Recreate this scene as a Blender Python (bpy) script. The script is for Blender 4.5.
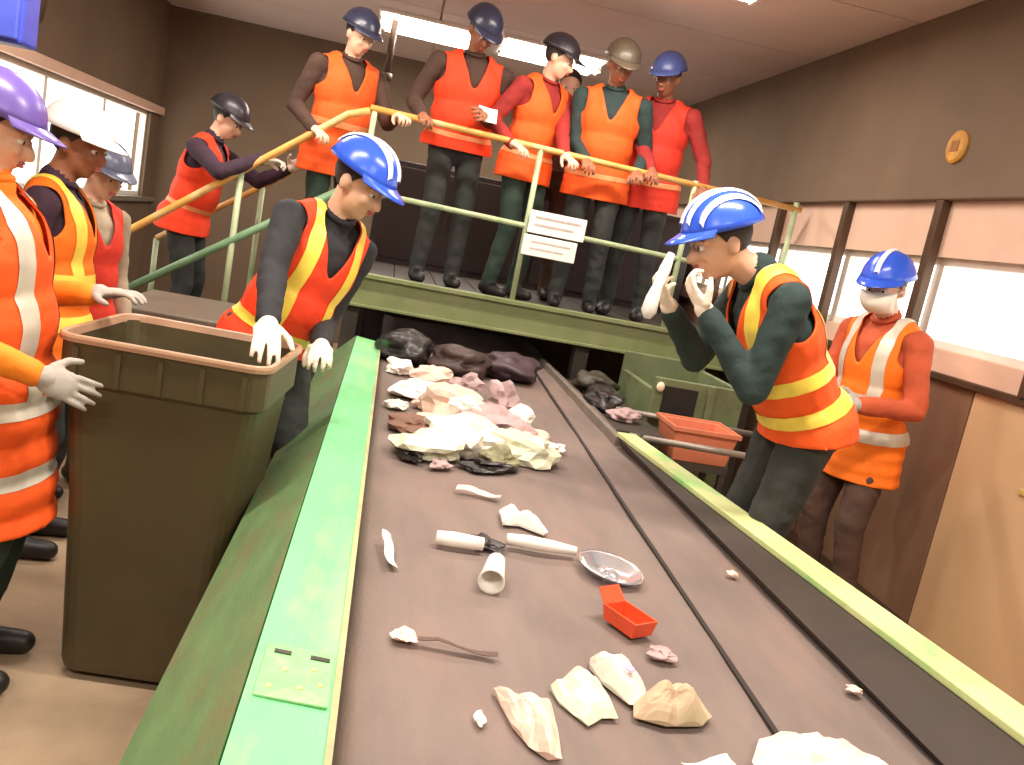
import bpy, bmesh, math, random
import numpy as np
from mathutils import Vector, Matrix, noise
random.seed(7)
scene = bpy.context.scene
for o in list(bpy.data.objects): bpy.data.objects.remove(o)
C = scene.collection
V = Vector
R_ = math.radians

# ---------------------------------------------------------------- camera
cam = bpy.data.objects.new('camera', bpy.data.cameras.new('camera'))
C.objects.link(cam)
cam.data.sensor_width = 36; cam.data.lens = 29.88
cam.data.clip_start = .05
cam.matrix_world = Matrix(((0.97282398, -0.1627949, -0.16465515, 0.0),
                           (-0.13144091, 0.19716137, -0.97151978, 0.0),
                           (0.1906221, 0.96676016, 0.1704054, 1.62),
                           (0, 0, 0, 1)))
scene.camera = cam
# ---------------------------------------------------------------- world: bright overcast daylight
w = bpy.data.worlds.new('world'); scene.world = w; w.use_nodes = True
bg = w.node_tree.nodes['Background']
bg.inputs[0].default_value = (1.0, .95, .90, 1); bg.inputs[1].default_value = 6.0
# ---------------------------------------------------------------- exposure
vs = scene.view_settings
vs.view_transform = 'Standard'; vs.look = 'None'; vs.gamma = 1.0; vs.use_curve_mapping = False
vs.exposure = -0.45
LAMP_W = 95.0; LAMP_COL = (1.0, .91, .80)

# ---------------------------------------------------------------- materials
MATS = {}
def s2l(c):
    return tuple(((v/255)/12.92 if v/255 <= .04045 else ((v/255+.055)/1.055)**2.4) for v in c)
def mat(name, rgb, rough=.6, metal=0.0, var=.18, scale=9.0, bump=.0, bscale=40.0, emit=None, spec=.5, wear=None, wear_amt=.5, stretch=None):
    """rgb is sRGB 0-255; noise varies its value; wear = a second colour in patches."""
    if name in MATS: return MATS[name]
    m = bpy.data.materials.new(name); m.use_nodes = True
    nt = m.node_tree; N = nt.nodes; L = nt.links
    b = N['Principled BSDF']
    b.inputs['Roughness'].default_value = rough; b.inputs['Metallic'].default_value = metal
    b.inputs['Specular IOR Level'].default_value = spec
    c = s2l(rgb)
    tc = N.new('ShaderNodeTexCoord')
    src = tc.outputs['Object']
    if stretch:
        mp = N.new('ShaderNodeMapping'); mp.inputs['Scale'].default_value = stretch
        L.new(src, mp.inputs['Vector']); src = mp.outputs['Vector']
    nz = N.new('ShaderNodeTexNoise'); nz.inputs['Scale'].default_value = scale; nz.inputs['Detail'].default_value = 5
    L.new(src, nz.inputs['Vector'])
    cr = N.new('ShaderNodeValToRGB')
    cr.color_ramp.elements[0].position = .3; cr.color_ramp.elements[1].position = .72
    cr.color_ramp.elements[0].color = tuple(v*(1-var) for v in c)+(1,)
    cr.color_ramp.elements[1].color = tuple(min(1, v*(1+var)) for v in c)+(1,)
    L.new(nz.outputs['Fac'], cr.inputs['Fac'])
    out = cr.outputs['Color']
    if wear:
        n2 = N.new('ShaderNodeTexNoise'); n2.inputs['Scale'].default_value = scale*.45; n2.inputs['Detail'].default_value = 7
        n2.inputs['Roughness'].default_value = .65
        L.new(src, n2.inputs['Vector'])
        r2 = N.new('ShaderNodeValToRGB')
        r2.color_ramp.elements[0].position = .50; r2.color_ramp.elements[1].position = .66
        r2.color_ramp.elements[0].color = (0, 0, 0, 1); r2.color_ramp.elements[1].color = (wear_amt,)*3+(1,)
        L.new(n2.outputs['Fac'], r2.inputs['Fac'])
        mx = N.new('ShaderNodeMixRGB'); mx.inputs[2].default_value = s2l(wear)+(1,)
        L.new(r2.outputs['Color'], mx.inputs[0]); L.new(out, mx.inputs[1]); out = mx.outputs[0]
    L.new(out, b.inputs['Base Color'])
    if bump:
        n3 = N.new('ShaderNodeTexNoise'); n3.inputs['Scale'].default_value = bscale; n3.inputs['Detail'].default_value = 4
        L.new(src, n3.inputs['Vector'])
        bp = N.new('ShaderNodeBump'); bp.inputs['Strength'].default_value = bump; bp.inputs['Distance'].default_value = .02
        L.new(n3.outputs['Fac'], bp.inputs['Height']); L.new(bp.outputs['Normal'], b.inputs['Normal'])
    if emit:
        b.inputs['Emission Color'].default_value = s2l(rgb)+(1,); b.inputs['Emission Strength'].default_value = emit
    MATS[name] = m
    return m
def glass_mat():
    if 'window glass' in MATS: return MATS['window glass']
    m = bpy.data.materials.new('window glass'); m.use_nodes = True
    nt = m.node_tree; N = nt.nodes; L = nt.links
    N.remove(N['Principled BSDF'])
    tr = N.new('ShaderNodeBsdfTransparent'); tr.inputs[0].default_value = (.95, .95, .93, 1)
    gl = N.new('ShaderNodeBsdfGlossy'); gl.inputs['Roughness'].default_value = .06
    mx = N.new('ShaderNodeMixShader'); mx.inputs[0].default_value = .07
    L.new(tr.outputs[0], mx.inputs[1]); L.new(gl.outputs[0], mx.inputs[2])
    L.new(mx.outputs[0], N['Material Output'].inputs[0])
    MATS['window glass'] = m
    return m

# ---------------------------------------------------------------- mesh helpers
class MB:
    def __init__(s): s.v = []; s.f = []
    def add(s, vs_, fs):
        n = len(s.v); s.v += [tuple(p) for p in vs_]; s.f += [tuple(i+n for i in f) for f in fs]; return s
    def box(s, x0, x1, y0, y1, z0, z1):
        v = [(x0,y0,z0),(x1,y0,z0),(x1,y1,z0),(x0,y1,z0),(x0,y0,z1),(x1,y0,z1),(x1,y1,z1),(x0,y1,z1)]
        return s.add(v, [(0,3,2,1),(4,5,6,7),(0,1,5,4),(1,2,6,5),(2,3,7,6),(3,0,4,7)])
    def hexa(s, bot, top):
        return s.add(list(bot)+list(top), [(3,2,1,0),(4,5,6,7),(0,1,5,4),(1,2,6,5),(2,3,7,6),(3,0,4,7)])
    def bar(s, a, b, wx, wz):           # rectangular bar from a to b
        a, b = V(a), V(b); d = (b-a).normalized()
        up = V((0,0,1)) if abs(d.z) < .95 else V((0,1,0))
        r = d.cross(up).normalized(); u = r.cross(d)
        q = [(-1,-1),(1,-1),(1,1),(-1,1)]
        return s.hexa([a+r*i*wx/2+u*j*wz/2 for i,j in q], [b+r*i*wx/2+u*j*wz/2 for i,j in q])
    def tube(s, pts, rad, n=10, cap=True):
        pts = [V(p) for p in pts]; k = len(pts); rr = rad if hasattr(rad, '__len__') else [rad]*k
        vs_ = []; ref = None
        for i, p in enumerate(pts):
            d = (pts[min(i+1,k-1)]-pts[max(i-1,0)]).normalized()
            if ref is None: ref = V((0,0,1)) if abs(d.z) < .9 else V((1,0,0))
            r = d.cross(ref).normalized(); u = r.cross(d); ref = u
            vs_ += [p+(r*math.cos(2*math.pi*j/n)+u*math.sin(2*math.pi*j/n))*rr[i] for j in range(n)]
        fs = [(i*n+j, i*n+(j+1)%n, (i+1)*n+(j+1)%n, (i+1)*n+j) for i in range(k-1) for j in range(n)]
        if cap: fs += [tuple(range(n-1,-1,-1)), tuple(range((k-1)*n, k*n))]
        return s.add(vs_, fs)
    def lathe(s, prof, c=(0,0,0), n=20, M=None):
        vs_ = []; k = len(prof)
        for r, z in prof:
            for j in range(n):
                p = V((r*math.cos(2*math.pi*j/n), r*math.sin(2*math.pi*j/n), z))
                vs_.append((M @ p if M else p)+V(c))
        fs = [(i*n+j, i*n+(j+1)%n, (i+1)*n+(j+1)%n, (i+1)*n+j) for i in range(k-1) for j in range(n)]
        return s.add(vs_, fs)
    def ell(s, c, ax, n=16, m=10):      # ax: three axis vectors already scaled
        c = V(c); vs_ = [c+ax[2]]; fs = []
        for i in range(1, m):
            t = math.pi*i/m
            for j in range(n):
                p = 2*math.pi*j/n
                vs_.append(c+ax[0]*(math.sin(t)*math.cos(p))+ax[1]*(math.sin(t)*math.sin(p))+ax[2]*math.cos(t))
        vs_.append(c-ax[2]); e = len(vs_)-1
        fs += [(0, 1+j, 1+(j+1)%n) for j in range(n)]
        for i in range(m-2):
            fs += [(1+i*n+j, 1+(i+1)*n+j, 1+(i+1)*n+(j+1)%n, 1+i*n+(j+1)%n) for j in range(n)]
        fs += [(e, 1+(m-2)*n+(j+1)%n, 1+(m-2)*n+j) for j in range(n)]
        return s.add(vs_, fs)
    def cap(s, a, b, ra, rb, n=14):     # tapered capsule
        a, b = V(a), V(b); L = (b-a).length
        if L < 1e-5: L = 1e-5
        d = (b-a)/L
        pts = []; rr = []
        for i in range(5):
            t = math.pi/2*(i+.35)/4.35*1.0
            pts.append(a-d*ra*math.cos(t)); rr.append(ra*math.sin(t))
        for i in range(4, -1, -1):
            t = math.pi/2*(i+.35)/4.35
            pts.append(b+d*rb*math.cos(t)); rr.append(rb*math.sin(t))
        return s.tube(pts, rr, n)
    def mesh(s, name, smooth=False):
        me = bpy.data.meshes.new(name); me.from_pydata([tuple(p) for p in s.v], [], s.f)
        if smooth: me.polygons.foreach_set('use_smooth', [True]*len(me.polygons))
        me.update(); return me
    def build(s, name, m, parent=None, smooth=False, bevel=0, seg=2):
        return link(name, s.mesh(name, smooth), m, parent, bevel, seg)
def link(name, me, m, parent=None, bevel=0, seg=2):
    if m is not None and not me.materials: me.materials.append(m)
    o = bpy.data.objects.new(name, me); C.objects.link(o)
    if parent: o.parent = parent
    if bevel:
        b = o.modifiers.new('bevel', 'BEVEL'); b.width = bevel; b.segments = seg; b.limit_method = 'ANGLE'; b.angle_limit = R_(40)
    return o
def empty(name, loc=(0,0,0), rz=0):
    o = bpy.data.objects.new(name, None); C.objects.link(o); o.location = loc; o.rotation_euler = (0,0,rz)
    o.empty_display_size = .1
    return o
def tag(o, label, cat, group=None, kind=None):
    if label: o['label'] = label
    if cat: o['category'] = cat
    if group: o['group'] = group
    if kind: o['kind'] = kind
    return o
def struct(name, mb, m, label, cat='wall', **k):
    o = mb.build(name, m, **k); o['kind'] = 'structure'; o['label'] = label; o['category'] = cat
    return o
def remesh(mb, voxel, it=5, fac=.5):
    me = mb.mesh('tmp'); o = bpy.data.objects.new('tmp', me); C.objects.link(o)
    r = o.modifiers.new('r', 'REMESH'); r.mode = 'VOXEL'; r.voxel_size = voxel
    if it:
        sm = o.modifiers.new('s', 'SMOOTH'); sm.factor = fac; sm.iterations = it
    dg = bpy.context.evaluated_depsgraph_get()
    out = bpy.data.meshes.new_from_object(o.evaluated_get(dg))
    bpy.data.objects.remove(o); bpy.data.meshes.remove(me)
    return out

# ---------------------------------------------------------------- palette
M_wall   = mat('taupe painted wall', (114,94,75), .8, var=.10, scale=2.2, bump=.05, bscale=30)
M_ceil   = mat('pinkish grey ceiling board', (226,206,196), .85, var=.05, scale=1.8, bump=.04)
M_floor  = mat('dusty beige concrete floor', (168,144,118), .75, var=.14, scale=3.5, bump=.12, bscale=25, wear=(128,106,86), wear_amt=.45)
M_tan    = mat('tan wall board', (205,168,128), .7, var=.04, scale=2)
M_brown  = mat('shadow brown wall board', (120,88,66), .7, var=.1, scale=3)
M_pink   = mat('pale pink painted board', (222,186,164), .7, var=.06, scale=3)
M_dark   = mat('dark brown steel', (84,62,46), .5, .3, var=.15, scale=6)
M_white  = mat('white frame paint', (232,226,216), .5, var=.05)
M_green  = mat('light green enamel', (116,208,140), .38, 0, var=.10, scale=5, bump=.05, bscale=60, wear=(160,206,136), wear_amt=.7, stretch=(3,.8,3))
M_green2 = mat('worn sage enamel in shade tone', (98,128,84), .55, 0, var=.14, scale=6, bump=.05, wear=(122,108,78), wear_amt=.75, stretch=(3,.9,3))  # slope's shade put into a darker green than the flat top; brown wear
M_beam   = mat('sage green beam paint', (120,130,86), .5, 0, var=.12, scale=5, wear=(140,138,104), wear_amt=.6)
M_strip  = mat('pale yellow green strip paint', (206,214,150), .45, 0, var=.08, scale=7, wear=(138,204,118), wear_amt=.85)
M_belt   = mat('dusty brown rubber belt', (117,102,96), .7, 0, var=.14, scale=4, bump=.10, bscale=55, wear=(132,108,98), wear_amt=.55, stretch=(2.5,.8,2.5))
M_belt2  = mat('dark rubber skirt', (54,44,38), .7, 0, var=.15, scale=7, bump=.1)
M_seam   = mat('black rubber seam', (42,32,30), .7, var=.1)
M_steel  = mat('grey galvanised steel', (150,140,130), .45, .5, var=.12, scale=8)
M_dsteel = mat('dark grey steel', (70,64,58), .55, .3, var=.16, scale=7)
M_bin    = mat('dark olive bin plastic', (74,66,42), .42, 0, var=.12, scale=3, bump=.05, bscale=30, wear=(88,78,50), wear_amt=.6)
M_binrim = mat('highlight pale bin lip', (176,140,114), .35, 0, var=.12, scale=8)  # highlight along the rim painted as a paler lip
M_black  = mat('black rubber', (28,26,25), .6, var=.1)
M_yrail  = mat('worn orange yellow rail paint', (224,164,84), .4, 0, var=.14, scale=9, wear=(226,206,160), wear_amt=.7)
M_grail  = mat('pale green rail paint', (176,190,150), .4, 0, var=.12, scale=9, wear=(110,140,100), wear_amt=.7)
M_tread  = mat('grey chequer tread steel', (62,54,48), .5, .4, var=.15, scale=20, bump=.2, bscale=80)

# ================================================================ THE ROOM
XL, XR, YB, YF, ZC = -2.64, 2.83, -2.6, 9.9, 3.25
struct('floor', MB().box(XL-.2, XR+.2, YB-.2, YF+.2, -.12, 0), M_floor, 'dusty beige concrete floor of the sorting hall', 'floor')
ceil = struct('ceiling', MB().box(XL-.2, XR+.2, YB-.2, YF+.2, ZC+.02, ZC+.14), M_ceil, 'pinkish grey boarded ceiling above the hall', 'ceiling')
y = YB; ip = 0                                                       # ceiling boards with open joints
board = MB().box(-1.36, 1.36, .004, 1.24, 0, .02).mesh('ceiling_board')
while y < YF:
    for xc in (XL+1.365, XR-1.365):
        o = link('ceiling_board', board, M_ceil, ceil); o.location = (xc, y, ZC)
    y += 1.25
struct('wall_front', MB().box(XL-.2, XR+.2, YF, YF+.15, 0, ZC), M_wall, 'taupe end wall far behind the raised platform')
struct('wall_back', MB().box(XL-.2, XR+.2, YB-.15, YB, 0, ZC), M_wall, 'taupe wall behind the viewer')
# right wall: board dado, window band, bulkhead
wr = struct('wall_right', MB().box(XR+.05, XR+.17, YB, YF, 0, 1.46).box(XR+.05, XR+.17, YB, YF, 1.93, ZC)
            .box(XR+.05, XR+.17, YB, 1.42, 1.46, 1.93).box(XR+.05, XR+.17, 7.9, YF, 1.46, 1.93), M_wall, 'right wall with tan boards under a band of bright windows')
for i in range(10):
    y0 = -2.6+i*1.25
    m = M_tan if y0 < 2.5 else M_brown  # dark shadow band past the tan boards is put into board colour
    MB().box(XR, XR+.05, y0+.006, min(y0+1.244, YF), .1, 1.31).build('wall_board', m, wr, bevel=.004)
bh = MB().box(XR-.05, XR+.05, YB, YF, 2.22, ZC).build('bulkhead', M_wall, wr, bevel=.01)
MB().box(XR+.01, XR+.05, YB, YF, 1.93, 2.22).build('fascia_board', M_pink, wr)
MB().box(XR-.03, XR+.05, YB, YF, 1.31, 1.345).build('ledge', M_dark, wr, bevel=.004)
MB().box(XR+.01, XR+.05, YB, YF, 1.345, 1.46).build('sill_board', M_pink, wr)
MB().box(XR-.012, XR, 3.03, 3.2, .945, .965).build('latch_handle', mat('pale brass', (222,196,120), .4, .4), wr)
sg = MB().lathe([(.001,0),(.085,0),(.085,.012),(.07,.02),(.001,.02)], n=20, M=Matrix.Rotation(-math.pi/2,4,'Y')).build('warning_disc', mat('faded yellow disc', (196,140,52), .6, var=.3, scale=14), wr)
sg.location = (XR-.05, 4.22, 2.49)
MB().box(-.003, 0, -.03, .03, -.025, .03).build('disc_mark', mat('brown print', (150,96,40)), sg).location = (-.021, 0, 0)
ys = [1.42, 2.34, 3.30, 4.26, 5.22, 6.18, 7.14, 7.9]
for i in range(7):
    a, b = ys[i], ys[i+1]
    f = MB().box(XR+.06, XR+.12, a, b, 1.46, 1.50).box(XR+.06, XR+.12, a, b, 1.89, 1.93).box(XR+.06, XR+.12, a, a+.035, 1.5, 1.89).box(XR+.06, XR+.12, b-.035, b, 1.5, 1.89).build('window_%d' % (i+1), M_white)
    f['kind'] = 'structure'; f['category'] = 'window'; f['label'] = 'wide low window in the right wall, number %d along' % (i+1)
    f['label'] = ['window in right wall nearest the viewer, beyond the frame', 'second window of the right wall band', 'bright window above the tan boards at right edge', 'bright window behind the masked worker', 'bright window behind the bent worker\'s neck', 'window of right wall beside the raised platform', 'last window of the right wall band'][i]
    MB().box(XR+.085, XR+.091, a+.035, b-.035, 1.5, 1.89).build('pane', glass_mat(), f)
for i, yy in enumerate((2.34, 3.30, 4.26, 5.22, 6.18, 7.14)):
    t = MB().box(XR-.045, XR+.01, yy-.03, yy+.03, 1.345, 2.22).build('trim_%d' % (i+1), M_dark, bevel=.005)
    tag(t, ['dark window post nearest the viewer', 'second dark post between right windows', 'dark post right of the masked worker\'s helmet', 'dark post left of the masked worker\'s helmet', 'dark window post beside the raised platform', 'farthest dark post of the right windows'][i], 'post', kind='structure')
# left wall
wl = struct('wall_left', MB().box(XL-.15, XL, YB, YF, 0, 1.25).box(XL-.15, XL, YB, YF, 2.12, ZC).box(XL-.15, XL, YB, 4.4, 1.25, 2.12).box(XL-.15, XL, 9.6, YF, 1.25, 2.12), M_wall, 'left taupe wall with bright window band behind the stairs')
MB().box(XL, XL+.05, YB, YF, 2.12, 2.2).build('lintel', M_pink, wl, bevel=.004)
MB().box(XL, XL+.05, YB, YF, 1.2, 1.25).build('ledge', M_steel, wl, bevel=.004)
for i in range(4):
    a = 4.4+i*1.3; b = a+1.3
    f = MB().box(XL-.1, XL-.04, a, b, 1.25, 1.29).box(XL-.1, XL-.04, a, b, 2.08, 2.12).box(XL-.1, XL-.04, a, a+.03, 1.29, 2.08).box(XL-.1, XL-.04, b-.03, b, 1.29, 2.08).build('window_%d' % (i+8), M_white)
    tag(f, ['left wall window nearest the viewer', 'left wall window behind the white helmet', 'bright left wall window above the grey helmet', 'farthest bright window of the left wall'][i], 'window', kind='structure')
    MB().box(XL-.073, XL-.067, a+.03, b-.03, 1.29, 2.08).build('pane', glass_mat(), f)
# baseboards
tag(MB().box(XR-.012, XR+.05, YB, YF, 0, .1).build('baseboard_right', M_dark), 'dark baseboard under the tan boards', 'baseboard', kind='structure')
tag(MB().box(XL, XL+.02, YB, YF, 0, .1).build('baseboard_left', M_dark), 'dark baseboard along the left wall', 'baseboard', kind='structure')
# pipes from the ceiling
tag(MB().tube([(-2.5,6.35,ZC),(-2.5,6.35,2.55),(-2.52,6.35,2.4),(-2.62,6.35,2.3)], .035).build('drop_pipe', M_dark, smooth=True), 'dark pipe dropping down the left wall', 'pipe')
tag(MB().tube([(-.28,7.9,ZC),(-.28,7.9,2.75)], .03).lathe([(.001,0),(.05,0),(.05,.06),(.001,.06)], (-.28,7.9,2.7), 12).build('drop_pipe', M_dark, smooth=True), 'dark pipe hanging from ceiling beside the lit tube lamp', 'pipe')
# blue box hung high on the left
b = empty('junction_box', (-1.30,3.0,1.98)); tag(b, 'blue box hanging on a rod at upper left corner', 'box')
MB().box(-.10,.095,-.06,.06,-.09,.12).build('body', mat('bright blue enamel', (70,86,206), .4), b, bevel=.012)
MB().box(-.09,.085,-.075,-.06,-.08,.11).build('door', mat('blue enamel door', (84,100,216), .4), b, bevel=.006)
MB().tube([(0,0,.12),(0,0,ZC-1.98)], .01).build('rod', M_dark, b, smooth=True)

# ---------------------------------------------------------------- ceiling lamps (far pair in view, the rest added; each with its own light)
M_tube = mat('glowing lamp tube', (255,244,226), .4, emit=14)
def lamp(x, y, label, L=.95, power=LAMP_W, deep=0):
    t = empty('ceiling_lamp', (x, y, ZC)); tag(t, label, 'lamp', 'tube lamps on the ceiling')
    MB().box(-L/2, L/2, -.08, .08, -.05, -.0).build('housing', M_white, t, bevel=.008)
    for dy in (-.035, .035):
        MB().tube([(-L/2+.03, dy, -.065), (L/2-.03, dy, -.065)], .014).build('tube', M_tube, t, smooth=True)
    if deep:
        MB().box(-L/2, L/2, -deep/2, deep/2, -.03, -.0).build('tray', M_white, t, bevel=.008)
        for q in (-1, 1): MB().box(-L/2+.04, L/2-.04, q*deep/4-deep*.2, q*deep/4+deep*.2, -.045, -.03).build('diffuser', M_tube, t)
    for sx in (-1, 1):
        MB().box(sx*(L/2-.015)-.012, sx*(L/2-.015)+.012, -.07, .07, -.085, -.05).build('end_cap', M_white, t)
    ld = bpy.data.lights.new('lamp_light', 'AREA'); ld.shape = 'RECTANGLE'; ld.size = L; ld.size_y = .14
    ld.energy = power; ld.color = LAMP_COL
    lo = bpy.data.objects.new('lamp_light', ld); C.objects.link(lo); lo.parent = t; lo.location = (0, 0, -.09)
lamp(0.05, 8.1, 'lit tube lamp on ceiling behind the dark helmets, left one', power=45, deep=.8)
lamp(1.12, 8.0, 'lit tube lamp on ceiling behind the dark helmets, right one', power=45, deep=.8)
for i, (xx, yy) in enumerate([(-.9, 5.0), (1.2, 5.0), (-.9, 2.2), (1.2, 2.2), (-.9, -.6), (1.2, -.6)]):  # unseen lamps added to light the belt and hall from above
    lamp(xx, yy, ['added ceiling tube lamp over the stairs foot', 'added ceiling tube lamp before the platform', 'added ceiling tube lamp over the wheeled bin', 'added ceiling tube lamp over the belt middle', 'added ceiling tube lamp behind the viewer, left side', 'added ceiling tube lamp behind the viewer, right side'][i], 1.25, LAMP_W*(.75 if yy == 5.0 else 1.0))

# ================================================================ CONVEYOR
cv = empty('conveyor', (.6, 3.0, 0)); tag(cv, 'long belt conveyor with green side guards carrying waste', 'conveyor')
O = V((.6, 3.0, 0))
def cvp(name, mb, m, parent=None, **k):
    mb.v = [tuple(V(p)-O) for p in mb.v]
    return mb.build(name, m, parent or cv, **k)
BZ = .75
Y0, Y1 = .35, 7.6
# belt: gently troughed, thick
n = 40; vs_ = []; fs = []
for i in range(n+1):
    yy = Y0+(Y1-Y0)*i/n
    for j in range(13):
        xx = .04+1.235*j/12
        z = BZ+.004*math.sin(yy*3+j)+.002*math.sin(yy*9+j*2)
        vs_.append((xx, yy, z))
for i in range(n):
    for j in range(12): q = i*13+j; fs.append((q, q+1, q+14, q+13))
bm_ = MB().add(vs_, fs)
belt = cvp('belt', bm_, M_belt, smooth=True)
sd = belt.modifiers.new('thick', 'SOLIDIFY'); sd.thickness = .012; sd.offset = -1
cvp('belt_seam', MB().add([(.885-.006+.045*t, 1.0+t, BZ+.0075) for t in (0,.0)]+[], []).hexa(
    [(.855,Y0,BZ+.001),(.867,Y0,BZ+.001),(1.092,5.9,BZ+.001),(1.078,5.9,BZ+.001)], [(.855,Y0,BZ+.009),(.867,Y0,BZ+.009),(1.092,5.9,BZ+.009),(1.078,5.9,BZ+.009)]), M_seam)
cvp('bed', MB().box(.03, 1.29, Y0, Y1, .66, .73), M_dsteel)
cvp('belt_return', MB().box(.06, 1.25, Y0, Y1, .42, .43), M_belt2)
for i in range(8):
    yy = .8+i*.9
    cvp('roller', MB().tube([(.05,yy,.48),(1.26,yy,.48)], .045, 12), M_steel, smooth=True)
# left green guard: flat light-green top, sloping flank in a shade-darkened sage, skirt
YL1 = 5.35
def strip_mesh(sec, y0, y1):
    k = len(sec); vv = [(x, y0, z) for x, z in sec]+[(x, y1, z) for x, z in sec]
    f = [(i, (i+1) % k, k+(i+1) % k, k+i) for i in range(k)]+[tuple(range(k-1,-1,-1)), tuple(range(k, 2*k))]
    return MB().add(vv, f)
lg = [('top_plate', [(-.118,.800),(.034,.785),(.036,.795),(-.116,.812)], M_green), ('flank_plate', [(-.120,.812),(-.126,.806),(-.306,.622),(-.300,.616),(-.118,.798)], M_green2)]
secs = [(.35, 2.05), (2.056, 3.7), (3.706, YL1)]
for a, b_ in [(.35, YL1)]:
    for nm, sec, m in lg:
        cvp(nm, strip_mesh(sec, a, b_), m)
cvp('inner_lip', MB().box(.028, .040, .35, YL1, .752, .800), mat('pale lip paint', (170,176,128), .5, var=.12, wear=(150,100,90), wear_amt=.5))
cvp('skirt_plate', MB().box(-.304, -.294, .35, YL1, .30, .622), M_green2)
# hinged inspection plate with two dark slots on the light green top
ipl = cvp('joint_plate', strip_mesh([(-.10,.811),(.022,.799),(.022,.8025),(-.10,.8145)], 1.30, 1.47), mat('scuffed pale green plate', (132,206,132), .4, var=.14, scale=22, wear=(186,196,160), wear_amt=.6))
for (xa, xb) in ((-.085,-.055), (-.02,.015)):
    cvp('slot', strip_mesh([(xa,.8143-.1*(xa+.1)),(xb,.8143-.1*(xb+.1)),(xb,.8168-.1*(xb+.1)),(xa,.8168-.1*(xa+.1))], 1.438, 1.45), M_dsteel)
for (xa, yy) in ((-.08,1.33),(-.03,1.34),(.005,1.36),(-.06,1.39),(-.01,1.405)):
    o = cvp('rivet', MB().ell((xa, yy, .8143-.1*(xa+.1)), (V((.007,0,0)), V((0,.007,0)), V((0,0,.004))), 8, 5), M_strip, smooth=True)
# right: dark sloping skirt and pale green cap strip
a_lo, a_up = V((1.530,.7,.82)), V((1.700,.7,.82))
def rp(y, z=.82):   # the cap strip runs in slightly towards the far end
    t = (y-1.45)/(3.75-1.45)
    return 1.425+(1.158-1.425)*t, 1.545+(1.250-1.545)*t
def rhexa(fn, y0, y1):
    b0, t0 = fn(y0); b1, t1 = fn(y1)
    return MB().hexa([b0[0], b0[1], b1[1], b1[0]], [t0[0], t0[1], t1[1], t1[0]])
def cap_sec(y):
    l, r = rp(y); return ((V((l,y,.800)), V((r,y,.800))), (V((l,y,.822)), V((r,y,.822))))
cap_far = 3.72
cvp('cap_strip', rhexa(cap_sec, .45, cap_far), M_strip, bevel=.004)
def skirt_sec(y):
    l, r = rp(y); q = min(1.262, l+.04)
    return ((V((q-.01,y,BZ+.006)), V((q+.02,y,BZ-.03))), (V((l+.004,y,.800)), V((l+.03,y,.800))))
cvp('dark_skirt', rhexa(skirt_sec, .45, cap_far), M_belt2)
def side_sec(y):
    l, r = rp(y); return ((V((r-.02,y,.30)), V((r-.008,y,.30))), (V((r-.02,y,.800)), V((r-.008,y,.800))))
cvp('side_plate', rhexa(side_sec, .45, cap_far), M_green2)
# far right low guard
cvp('far_guard', MB().hexa([(1.17,3.75,.74),(1.20,3.75,.74),(1.20,5.9,.74),(1.17,5.9,.74)], [(1.17,3.75,.79),(1.20,3.75,.79),(1.20,5.9,.79),(1.17,5.9,.79)]), M_steel)
for xx in (-.2, 1.25):
    for yy in (.9, 2.6, 4.6, 6.6):
        cvp('leg', MB().box(xx-.04, xx+.04, yy-.04, yy+.04, 0, .66).box(xx-.08, xx+.08, yy-.08, yy+.08, 0, .012), M_dsteel)

# ================================================================ PLATFORM, RAILING, STAIRS
PZ = 1.16; PY = 5.7
pf = empty('platform', (1.2, PY, 0)); tag(pf, 'raised steel platform with sage green edge beam crossing above the belt', 'platform')
def part(root, name, mb, m, **k):
    l = root.location if root.parent is None else root.parent.location
    mb.v = [tuple(V(p)-V(l)) for p in mb.v]
    return mb.build(name, m, root, **k)
part(pf, 'edge_beam', MB().box(-.25, 2.75, PY, PY+.06, .96, PZ+.02).box(-.25, 2.75, PY-.03, PY, PZ-.01, PZ+.02).box(-.25, 2.75, PY-.03, PY, .955, .975), M_beam, bevel=.004)
for i in range(10):
    part(pf, 'deck_plank', MB().box(-.24+i*.3, -.24+i*.3+.292, PY+.06, 7.6, PZ-.03, PZ), M_tread)
part(pf, 'rear_beam', MB().box(-.25, 2.75, 7.5, 7.56, .96, PZ-.03), M_beam)
for xx in (-.19, 1.42, 2.68):
    for yy in (PY+.1, 7.45):
        part(pf, 'leg', MB().box(xx-.05, xx+.05, yy-.05, yy+.05, 0, PZ-.03), M_dsteel)
part(pf, 'underside_panel', MB().box(-.1, 2.6, 7.2, 7.23, .0, 1.1), M_dsteel)
rl = empty('railing', (1.2, PY+.03, PZ)); tag(rl, 'guard railing with worn orange top rail along the platform edge', 'railing')
RZ = 2.20
part(rl, 'top_rail', MB().tube([(-.27,PY+.03,RZ+.02),(2.74,PY+.03,RZ-.045)], .021), M_yrail, smooth=True)
part(rl, 'mid_rail', MB().tube([(-.25,PY+.03,1.70),(2.74,PY+.03,1.65)], .019), M_grail, smooth=True)
for xx in (-.24, .86, 1.95, 2.70):
    part(rl, 'post', MB().tube([(xx,PY+.03,PZ),(xx,PY+.03,RZ)], .019), M_grail, smooth=True)
sgn = empty('notice_sign', (1.055, PY-.005, 1.65)); tag(sgn, 'white two-panel notice sign hanging on the middle rail', 'sign')
M_sign = mat('white sign sheet', (246,240,232), .5, var=.05, scale=20)
M_print = mat('faded grey print', (196,180,176), .6, var=.2, scale=40)
MB().box(-.19,.20,-.012,0,-.005,.145).build('upper_panel', M_sign, sgn, bevel=.004)
MB().box(-.205,.165,-.014,-.002,-.155,-.018).build('lower_panel', M_sign, sgn, bevel=.004)
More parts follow.
